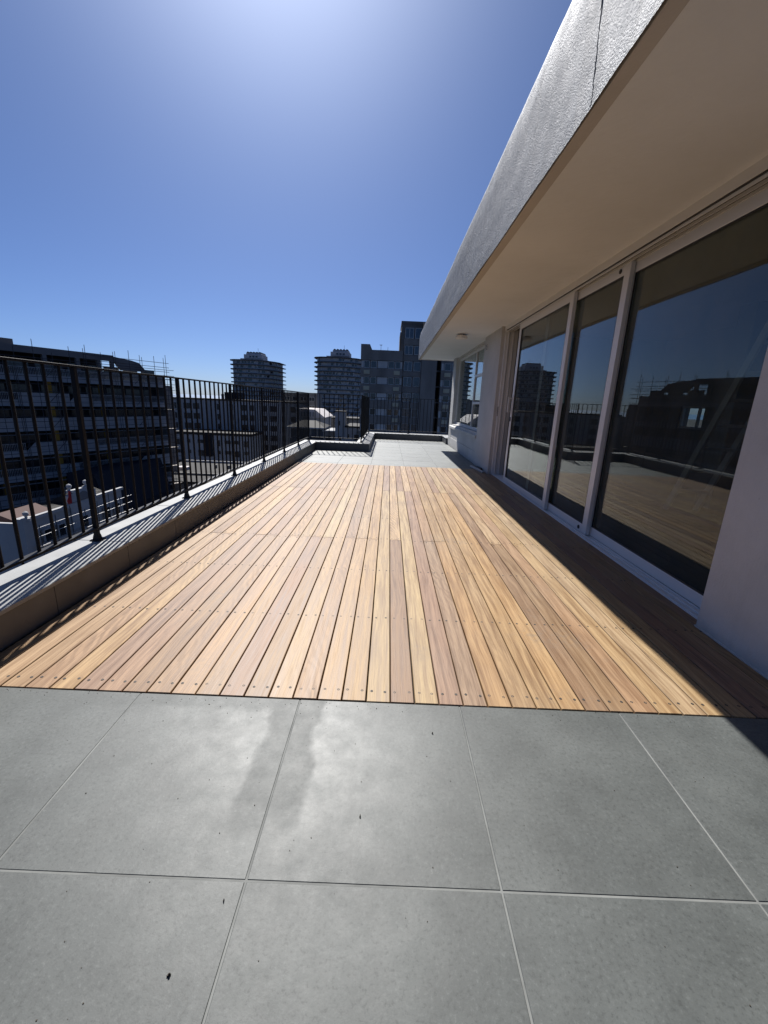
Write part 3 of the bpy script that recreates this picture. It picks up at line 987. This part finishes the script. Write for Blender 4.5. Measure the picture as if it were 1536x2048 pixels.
# --- the two round-cornered towers
def tower(cx, cy, ztop, label, SX):
    t = thing('apartment_tower', (cx, cy, -25), label, 'tower', 'pair of slab-edged apartment towers')
    base = [(-17.0, 6.0), (-15.5, 1.5), (-12.0, -1.0), (-3.0, -2.6), (5.0, -1.6), (10.5, 2.0), (14.5, 8.0), (16.5, 14.0), (16.5, 30.0), (-17.0, 30.0)]
    outer = [(-19.0, 5.2), (-17.2, 0.2), (-12.8, -3.0), (-3.0, -4.7), (5.8, -3.6), (12.0, 0.4), (16.4, 6.8), (18.7, 13.5), (18.7, 32.0), (-19.0, 32.0)]
    b = [(cx + x * SX, cy + y) for x, y in base]
    o = [(cx + x * SX, cy + y) for x, y in outer]
    MB().prism(b, -25, ztop - 0.4).build('wall', M['tower_wall'], t)
    for k in range(17):
        z = ztop - 3.0 * k
        MB().prism(o, z - 0.55, z).build('floor_slab', M['tower_slab'], t)
        # glazing of one storey: openings set on the wall between slabs
        wm = MB()
        pm = MB()
        zz0, zz1 = z - 2.35, z - 0.85
        for e in range(7):
            p, q = Vector((*b[e], 0)), Vector((*b[e + 1], 0))
            L = (q - p).length
            d_ = (q - p) / L
            n_ = Vector((d_.y, -d_.x, 0))
            s_ = 0.5 + rnd.random() * 0.4
            while s_ + 1.0 < L:
                w_ = rnd.choice((0.9, 1.3, 1.9, 2.4))
                w_ = min(w_, L - s_ - 0.15)
                if rnd.random() < 0.8:
                    a_, c_ = p + d_ * s_, p + d_ * (s_ + w_)
                    tgt = pm if rnd.random() < 0.28 else wm
                    tgt.prism([((a_ + n_ * 0.12).x, (a_ + n_ * 0.12).y), ((c_ + n_ * 0.12).x, (c_ + n_ * 0.12).y), ((c_ - n_ * 0.1).x, (c_ - n_ * 0.1).y), ((a_ - n_ * 0.1).x, (a_ - n_ * 0.1).y)], zz0, zz1)
                s_ += w_ + rnd.choice((0.5, 0.7, 1.6))
        if wm.v: tag(wm.build('storey_glazing', M['pane'], t), kind='stuff')
        if pm.v: tag(pm.build('storey_blinds', M['blind'], t), kind='stuff')
    # stepped crown
    cr = MB()
    cr.box(cx - 10 * 1.0, cx + 6.8, cy + 6, cy + 20, ztop, ztop + 1.5)
    cr.box(cx - 7, cx + 6.2, cy + 5, cy + 19, ztop + 1.5, ztop + 4.2)
    cr.box(cx - 5.6, cx + 5.4, cy + 6, cy + 18, ztop + 4.2, ztop + 5.2)
    c_ = cr.build('crown', M['tower_wall'], t)
    for k in range(5):
        MB().prism([(cx - 5.5 + k * 2.15, ztop + 5.2), (cx - 3.5 + k * 2.15, ztop + 5.2), (cx - 3.6 + k * 2.15, ztop + 6.0), (cx - 4.6 + k * 2.15, ztop + 6.25)], cy + 6, cy + 18, 'y').build('vent_cowl', M['tower_slab'], c_)
    for x in (-3, -0.8, 1.5):
        box('window', M['pane'], c_, cx + x, cx + x + 1.4, cy + 4.85, cy + 5.2, ztop + 2.2, ztop + 3.4)
    MB().tube((cx + 2, cy + 10, ztop + 6), (cx + 2, cy + 10, ztop + 9), 0.1).build('mast', M['scaffold'], c_)
    return t


tower(-99.5, 312.5, 26.4, 'apartment tower with projecting floor slabs rising over the long railing', 0.90)
tower(-35.2, 301.0, 29.3, 'apartment tower with projecting floor slabs beside the brown concrete block', 0.97)

# --- the long building under scaffolding
ANG = math.atan2(0.903, 0.43)
ORG = (-47.8, 43.0, -25.0)
sb = thing('balcony_block', ORG, 'long dark block with rows of white balconies standing behind scaffolding', 'building', rz=ANG)
Z0 = 25.0
LB = 28.2


def L(name, mat, x0, x1, y0, y1, z0, z1, par=None, bevel=0):
    return MB().box(x0, x1, y0, y1, z0 + Z0, z1 + Z0).build(name, mat, par or sb, bevel, local=True)


L('wall', M['dark_wall'], 0, LB - 0.2, 2.0, 13, -25, 3.8)
L('end_wall', M['render_grey'], LB - 0.3, LB, 0.1, 13, -25, 3.6)
nb_ = 10
bw = LB / nb_
for k in range(7):
    zb = 2.2 - 3.0 * k
    L('balcony_slab', M['concrete_dark'], 0, LB - 0.3, 0.15, 2.0, zb - 0.22, zb)
    for b in range(nb_):
        x0, x1 = b * bw + 0.03, (b + 1) * bw - 0.03
        L('balcony_upstand', M['balcony_white'], x0, x1, 0.0, 0.14, zb - 0.25, zb + 0.42)
        ch = ((b * 7 + k * 5 + b * k) % 9)
        if ch < 3 and k:
            m = MB().prism([(x0, zb + 0.44 + Z0), (x1, zb + 0.44 + Z0), (x1, zb + 1.35 + Z0), (x0 + (0.9 if ch == 0 else 0), zb + 1.35 + Z0)], 0.03, 0.10, 'y')
            m.build('infill_panel', M['balcony_white'], sb, local=True)
        else:
            m = MB().box(x0, x1, 0.03, 0.10, zb + 1.28 + Z0, zb + 1.35 + Z0).box(x0, x1, 0.03, 0.10, zb + 0.44 + Z0, zb + 0.50 + Z0)
            n = 17
            for i in range(n):
                xx = x0 + (x1 - x0) * (i + 0.5) / n
                m.box(xx - 0.02, xx + 0.02, 0.045, 0.085, zb + 0.50 + Z0, zb + 1.28 + Z0)
            m.build('balustrade', M['balcony_white'], sb, local=True)
        # dark openings at the back of the balcony
        w_ = MB().box(x0 + 0.3, x1 - 0.3, 1.92, 2.06, zb + 0.05 + Z0, zb + 2.3 + Z0).build('balcony_door', M['pane'], sb, local=True)
for x in (5.8, 12.0, 15.2, 18.3):
    for k in range(7):
        L('column', M['mustard'], x, x + 0.42, 0.5, 0.9, 2.2 - 3 * k - 3.0 + 0.0, 2.2 - 3 * k - 0.22)
# roof storey
L('roof_beam', M['render_grey'], 0, 20.58, 0.2, 0.6, 5.15, 5.95)
L('roof_slab', M['concrete_dark'], 0, 19.8, 0.6, 12, 5.45, 5.8)
L('parapet_block', M['render_grey'], 0, 9.6, 1.5, 2.0, 5.8, 6.65)
L('attic_wall', M['dark_wall'], 0, 19.5, 2.6, 12, 3.8, 5.45)
for x in (0.5, 5.6, 11.8, 15.6, 18.3, 20.1):
    L('attic_post', M['render_grey'], x, x + 0.45, 0.2, 0.6, 3.55, 5.15)
MB().prism([(21.5, 4.05 + Z0), (25.4, 4.1 + Z0), (24.3, 5.3 + Z0), (23.1, 5.55 + Z0), (20.6, 5.8 + Z0), (20.6, 5.15 + Z0)], 0.2, 0.55, 'y').build('gable_panel', M['render_grey'], sb, local=True)

sf = thing('scaffolding', ORG, 'steel tube scaffolding wrapped round the balcony block', 'scaffolding', rz=ANG)
pole = lambda a, b, nm: MB().tube((a[0], a[1], a[2] + Z0), (b[0], b[1], b[2] + Z0), 0.034, 5).build(nm, M['scaffold'], sf, local=True)
x = 0.6
i = 0
while x < 29:
    top = 6.1 if x > 16 else (6.0 if i % 2 else 5.4)
    pole((x, -0.9, -15), (x, -0.9, top + 0.35 * (i % 3)), 'standard')
    if i % 2 == 0:
        pole((x + 0.15, -0.2, -15), (x + 0.15, -0.2, 4.6 + (1.8 if x > 16 else 0)), 'standard')
    x += 1.95
    i += 1
for k in range(7):
    zb = 2.2 - 3.0 * k
    for dz in (0.25, 0.95, 1.55, 2.4):
        pole((0.2, -0.9, zb + dz), (29.2, -0.9, zb + dz), 'ledger')
for z in (4.3, 4.95, 5.6):
    pole((16.0, -0.9, z), (28.4, -0.9, z), 'ledger')
for k in range(5):
    for x in (3.5, 11.0, 22.5):
        zb = 2.2 - 3.0 * k
        pole((x, -0.95, zb), (x + 2.0, -0.95, zb + 2.0), 'brace')
for k in range(6):
    zb = 2.2 - 3.0 * k
    MB().box(0.2, 29.0, -0.85, -0.25, zb - 0.62 + Z0, zb - 0.57 + Z0).build('walk_board', M['plank'], sf, local=True)
for y in (1.2, 3.4, 5.6, 7.8):
    pole((29.0, y, -15), (29.0, y, 4.4 - 0.35 * y), 'standard')
for k in range(14):
    pole((29.0, -0.9, -13 + k * 1.25), (29.0, 8.0, -13 + k * 1.25), 'ledger')

# --- brick building beyond the scaffolding's end
bb = thing('brick_building', (-43.3, 81.3, -25), 'narrow brick building just past the end of the scaffolding', 'building')
box('wall', M['brick'], bb, -45.2, -41.9, 80, 82.6, -25, 1.6)
box('stair_head', M['brick'], bb, -43.6, -41.95, 80.6, 82.4, 1.6, 2.5)
for z in (-1.0, -4.0, -7.0, -10.0):
    windows_on(bb, [(-44.6, -43.8, z - 0.3, z + 0.9), (-43.2, -42.4, z - 0.3, z + 0.9)], 79.9)
    box('string_course', M['render_cream'], bb, -45.25, -41.85, 79.9, 80.0, z - 1.0, z - 0.85)

# --- white gabled house with finials
wh = thing('gabled_house', (-34.5, 42, -25), 'white gabled house with round finials below the balcony block', 'house')
XWH = -31.7
box('body', M['roof_grey'], wh, -37.5, XWH - 0.35, 34.5, 48.2, -25, -11.0)
box('wall', M['render_white'], wh, XWH - 0.35, XWH, 34.4, 39.9, -25, -10.2)
box('wall', M['render_white'], wh, XWH - 0.35, XWH, 43.7, 48.3, -25, -10.1)
box('wall', M['render_white'], wh, XWH - 0.35, XWH + 0.25, 39.9, 43.7, -25, -9.9)
box('wall', M['render_white'], wh, -37.4, XWH - 0.36, 34.3, 34.6, -25, -10.4)
# gable shaped as a curved outline
gp = [(39.9, -9.95), (43.7, -9.95), (43.7, -9.2), (43.2, -8.95), (43.0, -8.7), (40.6, -8.7), (40.4, -8.95), (39.9, -9.2)]
MB().prism(gp, XWH - 0.15, XWH + 0.25, 'x').build('gable', M['render_white'], wh)
ar = [(41.1 + 0.0, -9.9)] + [(41.8 - 0.7 * cos(pi * q / 8), -9.6 + 0.6 * sin(pi * q / 8)) for q in range(9)] + [(42.5, -9.9)]
MB().prism(ar[::-1], XWH + 0.25, XWH + 0.29, 'x').build('arched_recess', M['render_grey'], wh)
for y in (40.3, 42.6, 34.9):
    zb = -8.7 if y > 36 else -10.1
    MB().lathe((XWH + 0.05, y, zb), [(0.30, -0.2), (0.30, 0.05), (0.12, 0.1), (0.10, 0.2), (0.2, 0.32), (0.24, 0.46), (0.2, 0.6), (0.05, 0.7)], 10).build('finial', M['render_white'], wh)
box('corner_pier', M['render_white'], wh, XWH - 0.6, XWH + 0.2, 34.3, 35.4, -25, -10.0)
box('cornice', M['render_white'], wh, XWH - 0.1, XWH + 0.28, 35.4, 39.88, -10.35, -10.02)
box('cornice', M['render_white'], wh, XWH - 0.1, XWH + 0.28, 43.72, 48.35, -10.2, -9.92)
MB().prism([(-37.2, -11.0), (XWH - 0.5, -11.0), (-34.9, -9.95)], 35.5, 39.8, 'y').build('roof', M['roof_red'], wh)
MB().prism([(-37.2, -11.0), (XWH - 0.5, -11.0), (-34.9, -9.95)], 43.8, 48.1, 'y').build('roof', M['roof_grey'], wh)
for y in (36.6, 38.3, 41.5, 45.0, 46.8):
    for z in (-12.2, -15.0):
        m = MB().box(XWH + 0.18, XWH + 0.34, y - 0.45, y + 0.45, z - 0.7, z + 0.7).build('window', M['render_white'], wh)
        MB().box(XWH + 0.25, XWH + 0.36, y - 0.36, y + 0.36, z - 0.6, z + 0.6).build('pane', M['pane'], m)
# red cloth and the house's own scaffold
tag(MB().prism([(39.65, -9.9), (40.05, -9.9), (40.10, -8.75), (39.85, -8.6), (39.78, -9.2), (39.5, -9.6)], XWH + 0.26, XWH + 0.34, 'x').build('dust_sheet', M['red_cloth']),
    'red dust sheet hanging beside the white gable', 'dust sheet')
hs = thing('scaffolding', (XWH + 1.0, 42, -25), 'low scaffolding in front of the white gabled house', 'scaffolding')
for i in range(8):
    y = 35.0 + i * 1.9
    MB().tube((XWH + 1.0, y, -25), (XWH + 1.0, y, -10.6 + 0.4 * (i % 3)), 0.03, 5).build('standard', M['scaffold'], hs)
for z in (-10.9, -11.7, -12.6, -13.6, -14.6, -15.6):
    MB().tube((XWH + 1.0, 34.8, z), (XWH + 1.0, 48.6, z), 0.028, 5).build('ledger', M['steel'], hs)
box('walk_board', M['plank'], hs, XWH + 0.35, XWH + 0.95, 35.0, 42.5, -12.75, -12.68)

# --- dark corrugated roof in front of the balcony block
rs = thing('shed', (-36, 57, -25), 'shed with dark ribbed cladding at the foot of the balcony block', 'shed')
for i in range(30):
    z = -14.1 + i * 0.17
    f_ = (z + 14.1) / 5.1
    x = -35.3 - 1.3 * f_
    MB().prism([(x, z), (x + 0.10, z - 0.03), (x + 0.06, z + 0.15), (x - 0.05, z + 0.17)], 50.8, 66.4, 'y').build('cladding_rib', M['roof_slate'], rs)
MB().prism([(-40, -25), (-35.45, -25), (-35.45, -14.1), (-36.75, -9.0), (-40, -9.0)], 50.9, 66.3, 'y').build('wall', M['roof_slate'], rs)

# --- grey flat roofs in the middle distance
fr_ = thing('low_building', (-38.5, 85, -25), 'low building with grey flat roof and white skylight behind the railing', 'building')
box('wall', M['render_grey'], fr_, -47, -28, 73, 95, -25, -14.4)
box('roof', M['roof_grey'], fr_, -47.3, -27.7, 72.7, 95.3, -14.4, -14.0)
box('parapet', M['render_white'], fr_, -47.3, -27.7, 94.9, 95.3, -14.0, -13.55)
box('parapet', M['render_cream'], fr_, -47.3, -27.7, 79.0, 79.3, -14.0, -13.6)
box('skylight', M['roof_white'], fr_, -43.6, -41.0, 84, 86, -14.0, -13.4)
for x in (-37, -34.2, -31):
    box('vent', M['render_cream'], fr_, x, x + 0.5, 88, 88.5, -14, -13.3)

# --- white apartment building
wa = thing('apartment_building', (-47, 135, -25), 'white four storey apartment building below the left hand tower', 'building')
wa['label'] = 'wide white apartment building with recessed windows below the tower nearest the scaffolding'
box('wall', M['render_white'], wa, -66.5, -27.0, 130, 142, -25, -0.35)
box('roof', M['roof_grey'], wa, -66.8, -26.8, 129.7, 142.3, -0.35, 0.1)
box('lift_house', M['dark_wall'], wa, -51.2, -46.9, 133, 139, 0.1, 2.2)
for x in (-52.6, -49.0):
    box('chimney', M['concrete_dark'], wa, x, x + 0.6, 134, 134.8, 0.1, 2.9 if x > -50 else 1.6)
cols = [(-65.6, -64.4), (-62.8, -60.6), (-59.9, -57.9), (-52.6, -51.6), (-48.6, -47.6), (-45.2, -43.4), (-42.6, -41.2), (-38.8, -37.4), (-36.4, -34.2), (-32.8, -31.6), (-30.0, -28.4)]
for r_ in range(6):
    z1 = -1.4 - r_ * 2.95
    windows_on(wa, [(a, b, z1 - 1.75, z1) for a, b in cols], 129.98, 0.3, M['render_grey'])
for x in (-64.6, -56.2, -40.2, -33.4):
    box('pilaster', M['render_white'], wa, x, x + 0.7, 129.4, 130, -25, -0.2)
lw = thing('apartment_building', (-50, 118, -25), 'lower white flats with dark drainpipe recess in front of the wide apartment building', 'building')
box('wall', M['render_white'], lw, -59.5, -38.0, 116, 127, -25, -9.6)
box('roof', M['roof_grey'], lw, -59.8, -37.7, 115.8, 127.2, -9.6, -8.9)
box('recess', M['dark_wall'], lw, -50.8, -48.8, 115.7, 116.4, -15.5, -9.0)
cols = [(-58.8, -57.8), (-55.8, -54.9), (-52.9, -51.2), (-47.4, -46.6), (-45.4, -43.6), (-42.8, -41.4), (-40.0, -38.8)]
for r_ in range(3):
    z1 = -10.9 - r_ * 2.9
    windows_on(lw, [(a, b, z1 - (1.0 if (i_ + r_) % 3 else 1.7), z1) for i_, (a, b) in enumerate(cols)], 115.98, 0.3, M['render_grey'])

# --- dark slab behind, left of the second tower
ds = thing('office_slab', (-30, 150, -25), 'plain brown grey slab block peeping between the railing and the second tower', 'building')
box('wall', M['concrete'], ds, -37.5, -25.2, 150, 160, -25, 3.0)
for z in (1.2, -1.6, -4.4, -7.2):
    for i in range(4):
        windows_on(ds, [(-36.8 + i * 2.9, -34.9 + i * 2.9, z - 0.8, z + 0.6)], 149.98)

# --- pitched white roof catching the sun
pw = thing('warehouse', (-17, 112, -25), 'warehouse with sunlit white pitched roof below the second tower', 'building')
box('wall', M['render_white'], pw, -21.6, -16.0, 104, 118, -25, -3.0)
MB().prism([(-22.2, -1.2), (-18.0, -1.3), (-15.6, -3.1), (-15.6, -3.25), (-22.2, -3.25)], 103.5, 119, 'y').build('roof', M['roof_white'], pw)
MB().poly([(-22.2, 103.4, -3.2), (-15.5, 103.4, -3.2), (-18.0, 111, -1.2), (-22.2, 111, -1.1)]).build('roof_slope', M['roof_white'], pw)
for x in range(6):
    box('louvre', M['render_grey'], pw, -22.0 + x * 0.7, -21.8 + x * 0.7, 103.3, 103.5, -3.0, -1.9)

# --- glazed house with low hipped roof, white lift block, white villa
gh = thing('glazed_house', (-15, 96, -25), 'house with glazed upper floor and low hipped grey roof behind the short railing', 'house')
box('wall', M['render_grey'], gh, -21.5, -14.2, 92, 101, -25, -7.3)
box('wall', M['concrete'], gh, -14.2, -10.0, 92, 101, -25, -5.6)
box('flat_roof', M['render_white'], gh, -14.4, -9.7, 91.8, 101.2, -5.6, -5.35)
windows_on(gh, [(-21.3 + i * 1.45, -20.0 + i * 1.45, -7.0, -5.15) for i in range(5)], 92.3, 0.3, M['render_cream'], M['pane_blue'])
windows_on(gh, [(-20.9 + i * 2.0, -19.7 + i * 2.0, -9.6, -8.2) for i in range(5)], 91.98, 0.3, M['render_cream'])
windows_on(gh, [(-13.8 + i * 1.9, -12.4 + i * 1.9, -7.6, -6.4) for i in range(2)], 91.98, 0.3, M['render_cream'])
h_ = MB()
e = [(-22.2, 91.4), (-13.8, 91.4), (-13.8, 101.6), (-22.2, 101.6)]
r1, r2 = (-19.5, 96.5, -3.55), (-16.5, 96.5, -3.55)
ee = [(x, y, -4.85) for x, y in e]
h_.poly([ee[0], ee[1], r2, r1]).poly([ee[1], ee[2], r2]).poly([ee[2], ee[3], r1, r2]).poly([ee[3], ee[0], r1]).poly(ee[::-1])
h_.build('roof', M['roof_grey'], gh)
box('fascia_board', M['render_white'], gh, -22.25, -13.75, 91.3, 91.38, -5.1, -4.83)
lb = thing('lift_block', (-10.2, 94, -25), 'slim white block standing up between glazed house and railing step', 'building')
box('wall', M['render_white'], lb, -11.25, -9.1, 89, 92, -25, -1.25)
box('roof_cap', M['roof_grey'], lb, -11.35, -9.0, 88.9, 92.1, -1.25, -1.05)
windows_on(lb, [(-10.6, -10.1, -4.1, -3.0), (-10.5, -9.8, -7.6, -6.2)], 88.98, 0.3)
vl = thing('white_villa', (-7.5, 94, -25), 'white villa with flat roof partly hidden by the stepped back railing', 'house')
box('wall', M['render_white'], vl, -9.0, -5.6, 88, 100, -25, -4.3)
box('roof', M['roof_grey'], vl, -9.1, -5.2, 87.8, 100.2, -4.3, -4.0)
box('awning', M['render_cream'], vl, -6.6, -5.6, 87.2, 88.0, -5.2, -5.05)
windows_on(vl, [(-8.5, -8.05, -6.6, -5.6), (-7.2, -6.0, -7.0, -5.6), (-8.4, -7.8, -9.4, -8.2)], 87.98, 0.3)

# --- filler blocks further off so that the town goes on between the railing bars
for i, (x0, x1, y0, y1, z1, mt, lab) in enumerate([
        (-26, -12, 170, 185, -6, 'render_cream', 'cream low block far behind the warehouse roof'),
        (-80, -68, 150, 170, -1.0, 'render_grey', 'grey block behind the brick building'),
        (-120, -70, 420, 450, -6, 'concrete_dark', 'long dark block in the distance under the tower nearest the scaffolding'),
        (-72, -40, 380, 400, -4, 'concrete', 'long brown block in the distance between the two towers'),
        (12, 40, 140, 160, 2, 'concrete', 'broad grey block far behind the brown concrete block'),
]):
    t = thing('town_block', ((x0 + x1) / 2, (y0 + y1) / 2, -25), lab, 'building')
    box('wall', M[mt], t, x0, x1, y0, y1, -25, z1)
    box('roof', M['roof_grey'], t, x0 - 0.3, x1 + 0.3, y0 - 0.3, y1 + 0.3, z1, z1 + 0.4)
    for q in range(int((x1 - x0) / 3.4)):
        for z in (z1 - 2.6, z1 - 5.6):
            windows_on(t, [(x0 + 0.8 + q * 3.4, x0 + 2.6 + q * 3.4, z, z + 1.4)], y0 - 0.02, 0.3)
